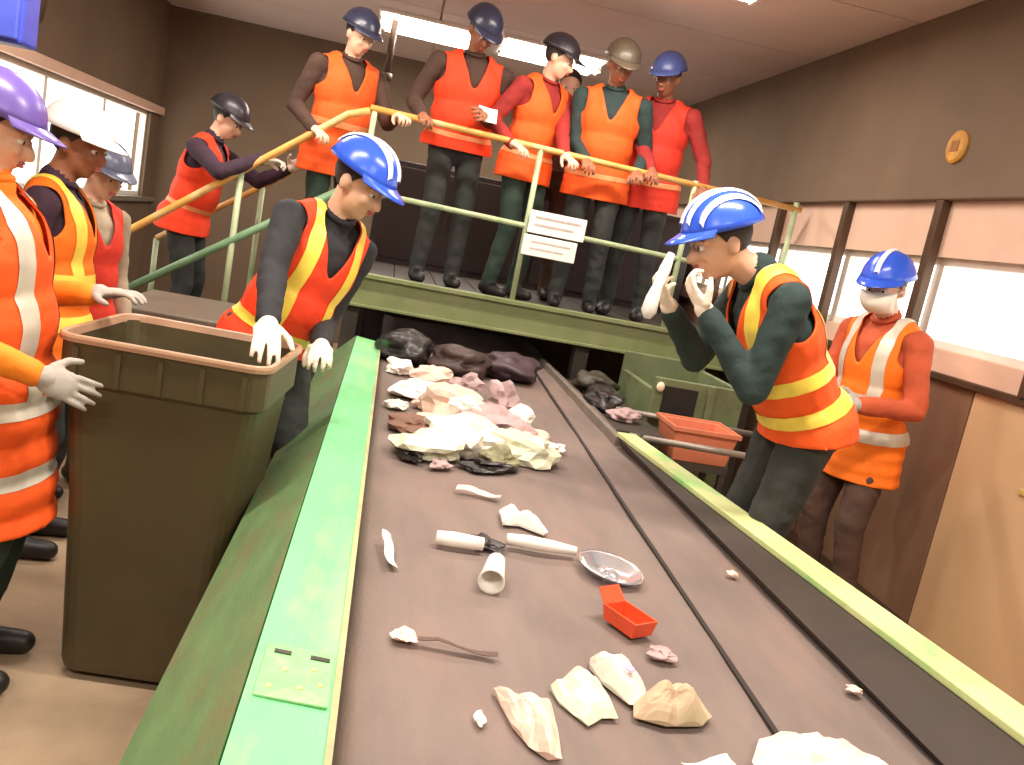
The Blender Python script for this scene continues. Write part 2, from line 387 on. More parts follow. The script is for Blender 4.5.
for zz, x1 in ((.105,.16),(.055,.12),(-.06,.12),(-.105,.08)):
    MB().box(-.15, x1, -.0155, -.0125, zz-.006, zz+.006).build('faint_line', M_print, sgn)
for xx in (-.12,.12):
    MB().box(xx-.012, xx+.012, -.0,.062,.03,.075).build('clip', M_steel, sgn)
# stairs going down to the left
st = empty('staircase', (-1.1, 6.2, 0)); tag(st, 'steel staircase with orange and green handrails descending left from platform', 'staircase')
SX0, SX1 = -.27, -1.74
ns = 7; rise = PZ/(ns+0.0); run = (SX0-SX1)/(ns-0.0)
for i in range(1, ns):
    zt = PZ-i*rise; x1_ = SX0-(i-1)*run
    part(st, 'tread', MB().box(x1_-run-.02, x1_, PY+.07, 6.65, zt-.03, zt), M_tread)
for yy in (PY+.02, 6.66):
    part(st, 'stringer', MB().hexa([(SX1-.02,yy,.0),(SX1+.2,yy,.0),(SX1+.2,yy+.04,.0),(SX1-.02,yy+.04,.0)], [(SX0-.22,yy,PZ),(SX0,yy,PZ),(SX0,yy+.04,PZ),(SX0-.22,yy+.04,PZ)]), M_beam)
sl = rise/run
def sz(x): return PZ-(SX0-x)*sl
part(st, 'handrail', MB().tube([(-.27,PY+.03,2.20),(-.40,PY+.03,2.15),(-1.68,PY+.03,1.13),(-1.80,PY+.03,1.08)], .024), M_yrail, smooth=True)
part(st, 'lower_rail', MB().tube([(-.27,PY+.03,1.75),(-1.86,PY+.03,.62)], .026), mat('dull green rail paint', (112,146,110), .45, var=.14, scale=9), smooth=True)
part(st, 'rear_handrail', MB().tube([(-.27,6.68,2.15),(-1.7,6.68,1.08)], .022), M_yrail, smooth=True)
for xx in (-1.70, -1.0):
    part(st, 'post', MB().tube([(xx,PY+.03,max(0,sz(xx)-.1)),(xx,PY+.03,2.15-.797*(-.40-xx))], .02), M_grail, smooth=True)
    part(st, 'post', MB().tube([(xx,6.68,max(0,sz(xx)-.1)),(xx,6.68,2.15-.75*(-.27-xx))], .02), M_grail, smooth=True)
part(st, 'side_panel', MB().add([(SX1+.1,PY+.045,0),(SX0,PY+.045,0),(SX0,PY+.045,PZ-.02),(SX0-.1,PY+.045,PZ-.02),
      (SX1+.1,PY+.055,0),(SX0,PY+.055,0),(SX0,PY+.055,PZ-.02),(SX0-.1,PY+.055,PZ-.02)], [(0,1,2,3),(7,6,5,4),(0,4,5,1),(1,5,6,2),(2,6,7,3),(3,7,4,0)]), mat('dark olive side plate', (84,76,62), .55, var=.14, scale=5))

cb = empty('machine_casing', (1.3, 8.0, 0)); tag(cb, 'dark brown machine casing behind the people on platform', 'machine')
M_casing = mat('dark purple brown casing', (58,46,44), .6, var=.15, scale=3)
part(cb, 'body', MB().box(-.2, 2.72, 7.72, 8.4, 0, 2.05), M_casing, bevel=.01)
for i in range(4): part(cb, 'door', MB().box(-.17+i*.72, -.17+i*.72+.69, 7.70, 7.72, 1.2, 2.0), M_casing, bevel=.004)
for i in range(4): part(cb, 'grip', MB().box(.42+i*.72, .45+i*.72, 7.675, 7.70, 1.5, 1.68), M_dsteel)

# low dark machine housing between the stairs and the bin
mh = empty('machine_housing', (-.85, 4.75, 0)); tag(mh, 'low dark grey machine housing behind the olive bin', 'machine')
part(mh, 'body', MB().box(-1.30,-.42,4.45,5.2,.05,.86), mat('dark machine grey', (78,70,60), .5, var=.15, scale=4), bevel=.015)
part(mh, 'lid', MB().box(-1.32,-.40,4.43,5.22,.86,.90), mat('machine lid grey', (112,102,90), .45, .2, var=.14, scale=5), bevel=.01)
part(mh, 'grip', MB().tube([(-1.0,4.43,.70),(-1.0,4.39,.70),(-.72,4.39,.70),(-.72,4.43,.70)], .012), M_steel, smooth=True)
for xx in (-1.25,-.47):
    for yy in (4.5,5.15): part(mh, 'foot', MB().box(xx-.04,xx+.04,yy-.04,yy+.04,0,.05), M_black)

# right far sorting chute, frame and salmon tub
ch = empty('sorting_chute', (1.75, 4.75, 0)); tag(ch, 'green sheet steel sorting chute beside the far end of belt', 'chute')
M_chute = mat('sage chute paint', (112,124,88), .5, var=.16, scale=5, wear=(76,70,54), wear_amt=.7)
part(ch, 'front_panel', MB().box(1.60,2.15,4.62,4.66,.05,.98), M_chute, bevel=.005)
part(ch, 'rear_panel', MB().box(1.60,2.15,5.3,5.34,.05,1.02), M_chute, bevel=.005)
part(ch, 'side_panel', MB().box(1.60,1.64,4.66,5.3,.05,.90), M_chute, bevel=.005)
part(ch, 'side_panel', MB().box(2.11,2.15,4.66,5.3,.05,.98), M_chute, bevel=.005)
part(ch, 'dark_hatch', MB().box(1.66,1.86,4.60,4.62,.78,.94), M_black)
part(ch, 'upright', MB().box(1.92,1.96,4.595,4.62,.72,.98), M_chute)
part(ch, 'latch', MB().ell((1.63,4.60,.93), (V((.025,0,0)),V((0,.02,0)),V((0,0,.03))), 10, 6), mat('pale latch', (236,220,190), .4), smooth=True)
part(ch, 'pipe_rail', MB().tube([(1.40,4.60,.76),(2.2,4.52,.76)], .017), M_steel, smooth=True)
fr = empty('pipe_barrier', (1.7, 3.9, 0)); tag(fr, 'low grey pipe barrier between belt and bent worker', 'barrier')
part(fr, 'pipe', MB().tube([(1.33,4.05,.74),(2.15,3.9,.76)], .017), M_steel, smooth=True)
part(fr, 'pipe', MB().tube([(1.33,4.05,.45),(2.15,3.9,.47)], .017), M_steel, smooth=True)
for p in ((1.38,4.04), (2.10,3.91)):
    part(fr, 'post', MB().tube([(p[0],p[1],0),(p[0],p[1],.76)], .019), M_dsteel, smooth=True)
tb = empty('plastic_tub', (1.78, 4.3, 0)); tag(tb, 'salmon pink plastic tub on a stand beside the belt', 'tub')
def tub_mb(w0, w1, d0, d1, z0, z1, th=.012):
    m = MB(); q = [(-1,-1),(1,-1),(1,1),(-1,1)]
    o0 = [(i*w0/2, j*d0/2, z0) for i,j in q]; o1 = [(i*w1/2, j*d1/2, z1) for i,j in q]
    i1 = [(i*(w1/2-th), j*(d1/2-th), z1) for i,j in q]; i0 = [(i*(w0/2-th), j*(d0/2-th), z0+th) for i,j in q]
    vv = o0+o1+i1+i0; f = [(3,2,1,0),(12,13,14,15)]
    for k in range(4):
        l = (k+1) % 4
        f += [(k,l,4+l,4+k),(4+k,4+l,8+l,8+k),(8+k,8+l,12+l,12+k)]
    return m.add(vv, f)
M_salmon = mat('salmon plastic', (214,128,96), .5, var=.1, scale=6)
tub_mb(.30,.36,.24,.30,.62,.80).build('tub_body', M_salmon, tb, bevel=.006)
MB().box(-.19,.19,-.16,-.148,.785,.81).box(-.19,.19,.148,.16,.785,.81).box(-.19,-.178,-.148,.148,.785,.81).box(.178,.19,-.148,.148,.785,.81).build('rim', M_salmon, tb, bevel=.003)
MB().box(-.16,.16,-.14,.14,.58,.62).build('stand_top', M_dsteel, tb)
for sx in (-1,1):
    for sy in (-1,1): MB().box(sx*.14-.015,sx*.14+.015,sy*.12-.015,sy*.12+.015,0,.58).build('stand_leg', M_dsteel, tb)

# ================================================================ WHEELED BIN
bn = empty('wheeled_bin', (-.565, 2.78, 0)); tag(bn, 'large dark olive wheeled bin standing left of the green guard', 'bin')
bn.rotation_euler = (0, 0, R_(-5))
def rr_ring(w, d, z, r=.06, n=5, y0=0):
    pts = []
    for cx, cy, a0 in ((w/2-r, d/2-r, 0), (-w/2+r, d/2-r, 90), (-w/2+r, -d/2+r, 180), (w/2-r, -d/2+r, 270)):
        for k in range(n):
            a = R_(a0+90*k/(n-1)); pts.append((cx+r*math.cos(a), cy+r*math.sin(a)+y0, z))
    return pts
def loft(rings, cap_last=True, cap_first=True):
    k = len(rings[0]); m = MB(); vv = [p for r in rings for p in r]; f = []
    for i in range(len(rings)-1):
        f += [(i*k+j, i*k+(j+1)%k, (i+1)*k+(j+1)%k, (i+1)*k+j) for j in range(k)]
    if cap_first: f.append(tuple(range(k-1,-1,-1)))
    if cap_last: f.append(tuple(range((len(rings)-1)*k, len(rings)*k)))
    return m.add(vv, f)
W_, D_ = .60, .52
loft([rr_ring(W_-.15, D_-.12, .03), rr_ring(W_-.14, D_-.11, .05), rr_ring(W_-.10, D_-.06, .60), rr_ring(W_-.04, D_-.03, .95), rr_ring(W_, D_, .965), rr_ring(W_, D_, 1.085),
      rr_ring(W_-.02, D_-.02, 1.085), rr_ring(W_-.05, D_-.05, .95), rr_ring(W_-.17, D_-.14, .06)]).build('body', M_bin, bn)
loft([rr_ring(W_+.018, D_+.018, 1.082, .07), rr_ring(W_+.022, D_+.022, 1.094, .07), rr_ring(W_+.018, D_+.018, 1.104, .07), rr_ring(W_-.012, D_-.012, 1.104, .055), rr_ring(W_-.024, D_-.024, 1.08, .055)], False, False).build('rim', M_binrim, bn, bevel=.003)
for k in range(5):
    MB().box(-.24+k*.12-.008, -.24+k*.12+.008, -D_/2-.006, -D_/2+.01, .965, 1.07).build('rib', M_bin, bn)
MB().tube([(-W_/2+.08, D_/2, 1.04), (-W_/2+.08, D_/2+.07, 1.05), (W_/2-.08, D_/2+.07, 1.05), (W_/2-.08, D_/2, 1.04)], .016).build('handle', M_bin, bn, smooth=True)
MB().tube([(-.24, .2, .09), (.24, .2, .09)], .012).build('axle', M_steel, bn, smooth=True)
for sx in (-1, 1):
    wl_ = MB().tube([(sx*.215, .2, .09), (sx*.255, .2, .09)], .09, 20).build('wheel', M_black, bn, bevel=.008)
    MB().tube([(sx*.253, .2, .09), (sx*.26, .2, .09)], .04, 14).build('hub', M_dsteel, wl_)

# ================================================================ PEOPLE
M_skin  = mat('fair skin', (222,174,144), .5, var=.06, scale=12)
M_skin2 = mat('pale skin', (228,184,156), .5, var=.06, scale=12)
M_skind = mat('shaded brown skin', (150,98,72), .5, var=.06, scale=12)  # darker brown skin tone
M_boot  = mat('black work boot', (34,30,28), .5, var=.12)
M_gwhite= mat('off white work glove', (238,222,204), .8, var=.1, scale=20, bump=.1)
M_ggrey = mat('grey work glove', (168,160,152), .8, var=.1, scale=20, bump=.1)
M_band  = mat('silver reflective tape', (214,206,190), .35, .15, var=.1, scale=14)
M_bandy = mat('yellow reflective tape', (244,214,84), .4, .0, var=.1, scale=14)
M_hair  = mat('dark brown hair', (46,34,28), .6, var=.2, scale=30)
M_eyew  = mat('eye white', (236,230,222), .3, var=.02)
M_iris  = mat('dark iris', (40,28,22), .3, var=.05)
M_lip   = mat('lip tone', (176,96,84), .5, var=.05)
M_mask  = mat('white dust mask', (238,230,216), .8, var=.05, scale=20)
def vestm(k, c): return mat('high visibility fabric '+k, c, .75, var=.10, scale=6, bump=.35, bscale=14)
def clothm(k, c): return mat('cloth '+k, c, .85, var=.16, scale=8, bump=.4, bscale=16)

def hand_mesh(curl, thumb_in, name):
    mb = MB(); X, Y, Z = V((1,0,0)), V((0,1,0)), V((0,0,1))
    mb.ell((0,.05,0), (X*.043, Y*.056, Z*.018)); mb.ell((0,.075,0), (X*.042, Y*.026, Z*.016))
    mb.cap((0,-.03,0), (0,.02,0), .028, .03)
    for i, (bx, L, sp) in enumerate(((-.032,.074,-.10),(-.011,.083,-.03),(.011,.077,.04),(.031,.060,.12))):
        p = V((bx, .092, 0)); a = R_(curl*.35); r = .0098
        for k, fr_ in enumerate((.45,.30,.25)):
            d = V((math.sin(sp)*math.cos(a), math.cos(a), -math.sin(a)))
            q = p+d*L*fr_; mb.cap(p, q, r, r*.9, 10); p = q; r *= .9; a += R_(curl)
    p = V((-.034,.028,-.006)); d = V((-.75,.62,-.25)).normalized() if not thumb_in else V((-.35,.72,-.6)).normalized()
    q = p+d*.042; mb.cap(p, q, .014, .0115, 10); d = (d+V((.35,.35,-.15))).normalized(); mb.cap(q, q+d*.034, .0115, .009, 10)
    me = remesh(mb, .0045, 3, .5); me.name = name
    me.polygons.foreach_set('use_smooth', [True]*len(me.polygons))
    return me
HANDS = {'relaxed': hand_mesh(22, False, 'relaxed_hand'), 'grip': hand_mesh(52, True, 'gripping_hand')}
HM = {}
def hand_obj(kind, m, side, name, root, wrist, d, palm, sc=1.0):
    key = (kind, m.name)
    if key not in HM:
        me = HANDS[kind].copy(); me.materials.clear(); me.materials.append(m); HM[key] = me
    o = bpy.data.objects.new(name, HM[key]); C.objects.link(o); o.parent = root
    y_ = V(d).normalized(); z_ = -V(palm); z_ = (z_-z_.dot(y_)*y_).normalized(); x_ = y_.cross(z_)
    Mx = Matrix((x_*(sc if side == 'R' else -sc), y_*sc, z_*sc)).transposed().to_4x4(); Mx.translation = V(wrist)
    o.matrix_local = Mx
    return o
def ik(S, T, l1, l2, pole):
    S, T = V(S), V(T); d = T-S; L = d.length; mx = (l1+l2)*.995
    if L > mx: T = S+d*(mx/L); d = T-S; L = mx
    L = max(L, abs(l1-l2)+.02)
    u = d.normalized(); a = (l1*l1-l2*l2+L*L)/(2*L); h = math.sqrt(max(0, l1*l1-a*a))
    p = V(pole); p = (p-p.dot(u)*u).normalized()
    return S+u*a+p*h, T

def build_helmet(root, hc, hf, hu, hr, m, s, stripe=None, stripes=0):
    """hard hat: ribbed shell, peak, rim band; head frame hf (forward) hu (up) hr (right)"""
    Mx = Matrix((hr, hf, hu)).transposed().to_4x4(); Mx.translation = hc
    prof = MB(); n, k = 28, 8; vv = []; ff = []
    for i in range(k+1):
        t = (math.pi/2)*i/k
        for j in range(n):
            a = 2*math.pi*j/n
            rx, ry = .112*math.cos(t), .135*math.cos(t); z = .118*math.sin(t)
            rib = .006*max(0, math.cos(a*1.0 if False else 0))*0
            if i == 0: rx += .006; ry += .006
            vv.append((rx*math.cos(a)*s, (ry*math.sin(a)-.008)*s, z*s))
    vv.append((0, -.008*s, .1185*s)); top = len(vv)-1
    for i in range(k):
        ff += [(i*n+j, i*n+(j+1)%n, (i+1)*n+(j+1)%n, (i+1)*n+j) for j in range(n)]
    sh = MB().add(vv, ff).build('helmet', m, root, smooth=True); sh.matrix_local = Mx
    sd = sh.modifiers.new('thick', 'SOLIDIFY'); sd.thickness = .006*s; sd.offset = -1
    # peak
    pk = MB(); vv = []; ff = []; q = 13
    for lay in (0, 1):
        for row in range(3):
            for j in range(q):
                a = math.pi*(.16+.68*j/(q-1))
                ext = row*.5*(.062*math.sin(a)**1.5)
                x = (.115)*math.cos(a)*s*(1+row*.01); y_ = (.137*math.sin(a)-.008+ext)*s; z = (.010-.010*row-.004*lay)*s
                vv.append((x, y_, z))
    for row in range(2):
        for j in range(q-1):
            i0 = row*q+j; ff.append((i0, i0+1, i0+q+1, i0+q)); i1 = i0+3*q; ff.append((i1+q, i1+q+1, i1+1, i1))
    for j in range(q-1): ff.append((2*q+j, 2*q+j+1, 5*q+j+1, 5*q+j))
    pk.add(vv, ff).build('peak', m, sh, smooth=True)
    if stripe is not None:
        xs = {1: (0,), 2: (-.03,.03), 3: (-.05,0,.05), 4: (-.068,-.024,.024,.068)}[stripes]
        for x0 in xs:
            pts = []; rows = []
            for i in range(15):
                t = math.pi*(.10+.80*i/14)
                kx = math.sqrt(max(0, 1-(x0/.112)**2))
                rows.append((x0, .137*math.cos(t)*kx-.008, .1195*math.sin(t)*kx+.0005))
            hw = .012; vv = []; ff = []
            for (a, b, c) in rows:
                dz = -a*hw*.9/.112
                vv += [((a-hw)*s, b*s, (c-dz-.001)*s), ((a-hw*.6)*s, b*s*1.02, (c-dz*.5+.006)*s), ((a+hw*.6)*s, b*s*1.02, (c+dz*.5+.006)*s), ((a+hw)*s, b*s, (c+dz-.001)*s)]
            for i in range(14):
                for j in range(3): ff.append((i*4+j, i*4+j+1, i*4+j+5, i*4+j+4))
            MB().add(vv, ff).build('stripe', stripe, sh, smooth=True)
    return sh

def person(label, loc, yaw, H=1.75, lean=0, side=0, head_dir=None, handL=None, handR=None, vest=None, jacket=None, trousers=None,
           helmet=None, stripe=None, stripes=0, skin=None, glove=None, hem=-.16, mask=False, vox=.011, group=None, hkL='relaxed', hkR='relaxed',
           poleL=None, poleR=None, pelvis_off=(0,0,0), bandm=None, bands=((-.02,.035),(.14,.195)), palmL=None, palmR=None, head_fwd=.06, stance=.12, wide=1.0, cap_only=False, feet_off=((0,0),(0,0)), noise_amp=.006, straps=True):
    s = H/1.78; root = empty('person', loc); tag(root, label, 'person', group)
    bandm = bandm or M_band; skin = skin or M_skin
    Zw = V((0,0,1)); f0 = V((math.cos(R_(yaw)), math.sin(R_(yaw)), 0)); r0 = f0.cross(Zw)
    ln, sdn = R_(lean), R_(side)
    u = (Zw*math.cos(ln)+f0*math.sin(ln)); u = (u*math.cos(sdn)+r0*math.sin(sdn)).normalized()
    f = (f0-f0.dot(u)*u).normalized(); r = f.cross(u)
    pel = V((0,0,.94*s))-f0*(.12*math.sin(ln)*s)+V(pelvis_off)
    P = lambda a, b, c: pel+(r*a+f*b+u*c)*s
    neck = P(0, -.012, .505); hd = V(head_dir).normalized() if head_dir else (f*.9-Zw*.15).normalized()
    nd = (u*.55+Zw*.45).normalized()
    hc = neck+nd*(.165*s)+f*(head_fwd*s)
    hf = hd; hu = (u*.35+Zw*.65); hu = (hu-hu.dot(hf)*hf).normalized(); hr = hf.cross(hu)
    shL, shR = P(-.182*wide, -.01, .445), P(.182*wide, -.01, .445)
    rel = lambda t: V(t)-V(loc)
    def arm(S, T, sg_, pole):
        if T is None: T = S+(-Zw*.53+r*sg_*.07+f*.06)*s
        else: T = rel(T)
        pole = V(pole) if pole else (-f0*.8-Zw*.4+r*sg_*.35)
        return ik(S, T, .295*s, .262*s, pole)
    elL, wrL = arm(shL, handL, -1, poleL); elR, wrR = arm(shR, handR, 1, poleR)
    hipL, hipR = pel-r*.088*s, pel+r*.088*s
    ft = []
    for i, (hp, sg_) in enumerate(((hipL,-1),(hipR,1))):
        an = r0*(sg_*stance*s)+f0*feet_off[i][1]+r0*feet_off[i][0]+Zw*.085*s-f0*.03
        kn, an = ik(hp, an, .44*s, .43*s, f0)
        ft.append((kn, an))
    jk, tr_ = jacket or clothm('dark jacket', (48,44,48)), trousers or clothm('dark trousers', (44,46,46))
    segs = []      # (material index, a, b, ra, rb) for classification
    mb = MB()
    def cap(mi, a, b, ra, rb): mb.cap(a, b, ra*s, rb*s); segs.append((mi, a, b, ra*s, rb*s))
    def ell(c, a, b, c_, R3=None):
        R3 = R3 or (r, f, u); mb.ell(c, (R3[0]*a*s, R3[1]*b*s, R3[2]*c_*s))
    # torso: 0 skin, 1 jacket, 2 trousers, 3 boots
    ell(P(0,-.005,.0), .168*wide, .122, .14); segs.append((2, P(-.06,0,-.03), P(.06,0,-.03), .11*s, .11*s))
    ell(P(0,.01,.15), .152*wide, .112, .17); segs.append((1, P(-.05,.01,.13), P(.05,.01,.13), .11*s, .11*s))
    ell(P(0,.0,.32), .172*wide, .122, .19); segs.append((1, P(-.06,0,.32), P(.06,0,.32), .115*s, .115*s))
    cap(1, P(-.145*wide,-.01,.44), P(.145*wide,-.01,.44), .062, .062)
    cap(1, P(-.08,-.02,.47), P(.08,-.02,.47), .058, .058)
    cap(1, neck-u*.02*s, neck+u*.025*s, .066, .062)        # collar
    cap(0, neck, hc-hu*.04*s-hf*.012*s, .054, .052)
    # arms
    for S, E, W in ((shL,elL,wrL),(shR,elR,wrR)):
        cap(1, S, E, .062, .05); cap(1, E, W, .05, .039)
    for hp, (kn, an) in zip((hipL,hipR), ft):
        cap(2, hp, kn, .095, .068); cap(2, kn, an, .066, .052)
        toe = an+f0*.15*s-Zw*.045*s; cap(3, an-Zw*.035*s-f0*.03*s, toe, .048, .038); cap(3, an, an-Zw*.04*s, .05, .05)
    # head
    hp_ = lambda a, b, c: hc+(hr*a+hf*b+hu*c)*s
    HR = (hr, hf, hu)
    ell(hp_(0,-.008,.03), .077, .096, .088, HR); ell(hp_(0,.018,-.035), .062, .074, .078, HR)
    ell(hp_(0,.052,-.088), .03, .03, .024, HR); ell(hp_(0,.02,-.075), .05, .055, .035, HR)
    mb.cap(hp_(0,.088,.012), hp_(0,.112,-.028), .011*s, .017*s, 10)
    for q in (-1, 1):
        ell(hp_(q*.032,.078,-.022), .024, .02, .022, HR); ell(hp_(q*.03,.081,.022), .026, .014, .012, HR)
        ell(hp_(q*.079,-.005,-.008), .012, .022, .033, HR)
    ell(hp_(0,.086,-.058), .026, .016, .015, HR)
    segs.append((0, hp_(0,0,.02), hp_(0,.02,-.05), .085*s, .07*s))
    me = remesh(mb, vox*s, 4, .5); me.name = 'body'
    nv = len(me.vertices); co = np.empty(nv*3); me.vertices.foreach_get('co', co); co = co.reshape(-1,3)
    npf = len(me.polygons); ce = np.empty(npf*3); me.polygons.foreach_get('center', ce); ce = ce.reshape(-1,3)
    def classify(pts):
        best = np.full(len(pts), 1e9); mi = np.zeros(len(pts), int)
        for (m_, a, b, ra, rb) in segs:
            a_, b_ = np.array(a), np.array(b); d = b_-a_; L2 = max(d.dot(d), 1e-9)
            t = np.clip((pts-a_) @ d/L2, 0, 1); dist = np.linalg.norm(pts-(a_+t[:,None]*d), axis=1)-(ra+(rb-ra)*t)
            k = dist < best; best[k] = dist[k]; mi[k] = m_
        return mi
    mi = classify(ce)
    # cloth folds
    vm = classify(co); no = np.empty(nv*3); me.vertices.foreach_get('normal', no); no = no.reshape(-1,3)
    sel = np.where((vm == 1) | (vm == 2))[0]
    seed = random.random()*50
    for i in sel:
        p = co[i]
        h_ = noise.noise((p[0]*11+seed, p[1]*11, p[2]*17))*noise_amp+noise.noise((p[0]*26, p[1]*26+seed, p[2]*30))*noise_amp*.4
        co[i] = p+no[i]*h_
    me.vertices.foreach_set('co', co.ravel())
    for m_ in (skin, jk, tr_, M_boot): me.materials.append(m_)
    me.polygons.foreach_set('material_index', mi.astype(np.int32)); me.polygons.foreach_set('use_smooth', [True]*npf)
    me.update(); link('body', me, None, root)
    cax = (hc-hu*.04*s-neck).normalized(); cx_ = cax.orthogonal().normalized(); cy_ = cax.cross(cx_)
    ring = [neck+cax*.034*s+(cx_*math.cos(a)+cy_*math.sin(a))*.056*s for a in [2*math.pi*i/24 for i in range(25)]]
    MB().tube(ring, .012*s, 8, False).build('collar', jk, root, smooth=True)
    # face
    for q in (-1, 1):
        e = MB().ell(hp_(q*.031,.084,.004), (hr*.0125*s, hf*.011*s, hu*.0095*s), 12, 8).build('eye', M_eyew, root, smooth=True)
        MB().ell(hp_(q*.031,.0935,.003), (hr*.006*s, hf*.003*s, hu*.006*s), 10, 6).build('iris', M_iris, e, smooth=True)
    if not mask:
        MB().ell(hp_(0,.1,-.052), (hr*.022*s, hf*.008*s, hu*.005*s), 12, 6).ell(hp_(0,.098,-.061), (hr*.019*s, hf*.009*s, hu*.006*s), 12, 6).build('lips', M_lip, root, smooth=True)
    else:
        mk = MB(); vv = []; ff = []
        for i in range(7):
            for j in range(11):
                a = math.pi*(.08+.84*j/10); z = .0-.098*i/6
                bul = math.sin(math.pi*i/6)
                x = .08*math.cos(a); y_ = .07+(.03+.028*bul)*math.sin(a)**.8-.045*(1-math.sin(a))
                vv.append(hp_(x*1.02*(1-.22*(i/6)**2), y_+.012-.026*(i/6)**2.5, z))
        for i in range(6):
            for j in range(10): q = i*11+j; ff.append((q, q+1, q+12, q+11))
        k_ = mk.add(vv, ff).build('face_mask', M_mask, root, smooth=True); sd = k_.modifiers.new('t','SOLIDIFY'); sd.thickness = .004
        for q in (-1,1):
            MB().tube([hp_(q*.07,.055,-.02), hp_(q*.086,.02,.0), hp_(q*.084,-.02,.01)], .002*s, 6).build('strap', M_mask, k_)
    # hair: a shell round the back of the skull
    hm = MB(); hm.ell(hp_(0,-.012,.034), (hr*.084*s, hf*.1*s, hu*.092*s), 20, 14)
    hme = hm.mesh('hair', True); bmh = bmesh.new(); bmh.from_mesh(hme)
    for no_, pt in ((hf*.8-hu*.6, hp_(0,.035,.03)),):
        bmesh.ops.bisect_plane(bmh, geom=bmh.verts[:]+bmh.edges[:]+bmh.faces[:], plane_co=pt, plane_no=no_, clear_outer=True)
    bmesh.ops.bisect_plane(bmh, geom=bmh.verts[:]+bmh.edges[:]+bmh.faces[:], plane_co=hp_(0,0,-.045), plane_no=-hu, clear_outer=True)
    bmh.to_mesh(hme); bmh.free()
    link('hair', hme, M_hair, root)
    if helmet: build_helmet(root, hp_(0,-.005,.048), hf, hu, hr, helmet, s*1.0, stripe, stripes)
    # hands
    for side_, E, W, hk, pm in (('L',elL,wrL,hkL,palmL),('R',elR,wrR,hkR,palmR)):
        d = (W-E).normalized(); pn = V(pm) if pm else ((r if side_ == 'L' else -r)*.8-Zw*.3)
        if hk == 'rail':
            hk = 'grip'; d = (d*.4+f0*.8-Zw*.1).normalized(); pn = -Zw
        hand_obj(hk, glove or skin, side_, 'glove' if glove else 'hand', root, W+d*.012, d, pn, s)
    # vest
    if vest:
        vb = MB(); g = .020
        vb.ell(P(0,.01,.15), (r*(.152*wide+g+.01)*s, f*(.112+g+.014)*s, u*.20*s)); vb.ell(P(0,.002,.32), (r*(.172*wide+g)*s, f*(.122+g)*s, u*(.19+g)*s))
        vb.cap(P(-.142*wide,-.01,.44), P(.142*wide,-.01,.44), (.062+g*.8)*s, (.062+g*.8)*s); vb.cap(P(-.08,-.02,.475), P(.08,-.02,.475), (.058+g)*s, (.058+g)*s)
        vb.ell(P(0,.0,0), (r*(.172*wide+g)*s, f*(.124+g)*s, u*.16*s))
        du = (u*.5+Zw*.5).normalized(); L = max(.12, -hem+.10); k = 5
        for i in range(k+1):
            c = P(0,0,-.02)-du*(L*i/k*s); fl = 1+.05*i/k
            vb.ell(c+f0*.012*s*i/k, (r*(.186*wide+g)*s*fl, f*(.140+g)*s*fl, du*.12*s))
        vme = remesh(vb, max(.010, vox)*s, 7, .5); bm = bmesh.new(); bm.from_mesh(vme); bpy.data.meshes.remove(vme)
        def cut(co_, n_, clear=False):
            bmesh.ops.bisect_plane(bm, geom=bm.verts[:]+bm.edges[:]+bm.faces[:], plane_co=co_, plane_no=n_, clear_outer=clear)
        hn = du if hem < 0 else u
        cut(P(0,0,0)+hn*hem*s, -hn, True)
        # arm holes and neck
        lc = lambda p: ((p-pel).dot(r)/s, (p-pel).dot(f)/s, (p-pel).dot(u)/s)
        dead = []
        for fc in bm.faces:
            x, y_, z = lc(fc.calc_center_median())
            if abs(x) > .150*wide and (z-.41)**2+(y_+.005)**2*1.3 < .098**2: dead.append(fc)
            elif z > .48 and x*x+(y_+.02)**2 < .088**2: dead.append(fc)
            elif y_ > .03 and z > .33 and abs(x) < .012+.075*(z-.33)/.18: dead.append(fc)
        bmesh.ops.delete(bm, geom=dead, context='FACES')
        hemz = [0]
        for _ in range(9):
            new = {}
            for e_v in bm.verts:
                if not e_v.is_boundary: continue
                nb = [e.other_vert(e_v) for e in e_v.link_edges if e.is_boundary]
                if len(nb) == 2: new[e_v] = e_v.co*.4+(nb[0].co+nb[1].co)*.3
            for k_v, c_v in new.items(): k_v.co = c_v
        bm.normal_update()
        for lo, hi in bands: cut(P(0,0,lo), u); cut(P(0,0,hi), u)
        for sx in (-.125,-.075,.075,.125): cut(P(sx*wide,0,0), r)
        b1 = bands[-1][1] if bands else -9
        bmv = bm.copy(); tmp = []
        for fc in bm.faces:
            x, y_, z = lc(fc.calc_center_median())
            inb = any(lo < z < hi for lo, hi in bands) or (straps and z > b1 and .075*wide < abs(x) < .125*wide)
            if not inb: tmp.append(fc)
        for vtx in bmv.verts:                                   # hanging folds
            p = vtx.co; h_ = noise.noise((p.x*9+seed, p.y*9, p.z*5))*.008
            vtx.co = p+vtx.normal*h_
        for vtx in bm.verts:
            p = vtx.co; h_ = noise.noise((p.x*9+seed, p.y*9, p.z*5))*.008
            vtx.co = p+vtx.normal*(h_+.0035)
        bmesh.ops.delete(bm, geom=tmp, context='FACES')
        vm_ = bpy.data.meshes.new('vest'); bmv.to_mesh(vm_); bmv.free()
        bm2 = bpy.data.meshes.new('reflective_tape'); bm.to_mesh(bm2); bm.free()
        for m_ in (vm_, bm2): m_.polygons.foreach_set('use_smooth', [True]*len(m_.polygons))
        vo = link('vest', vm_, vest, root); sd = vo.modifiers.new('thick', 'SOLIDIFY'); sd.thickness = .005; sd.offset = -1
        if bands: link('reflective_tape', bm2, bandm, vo)
    return root

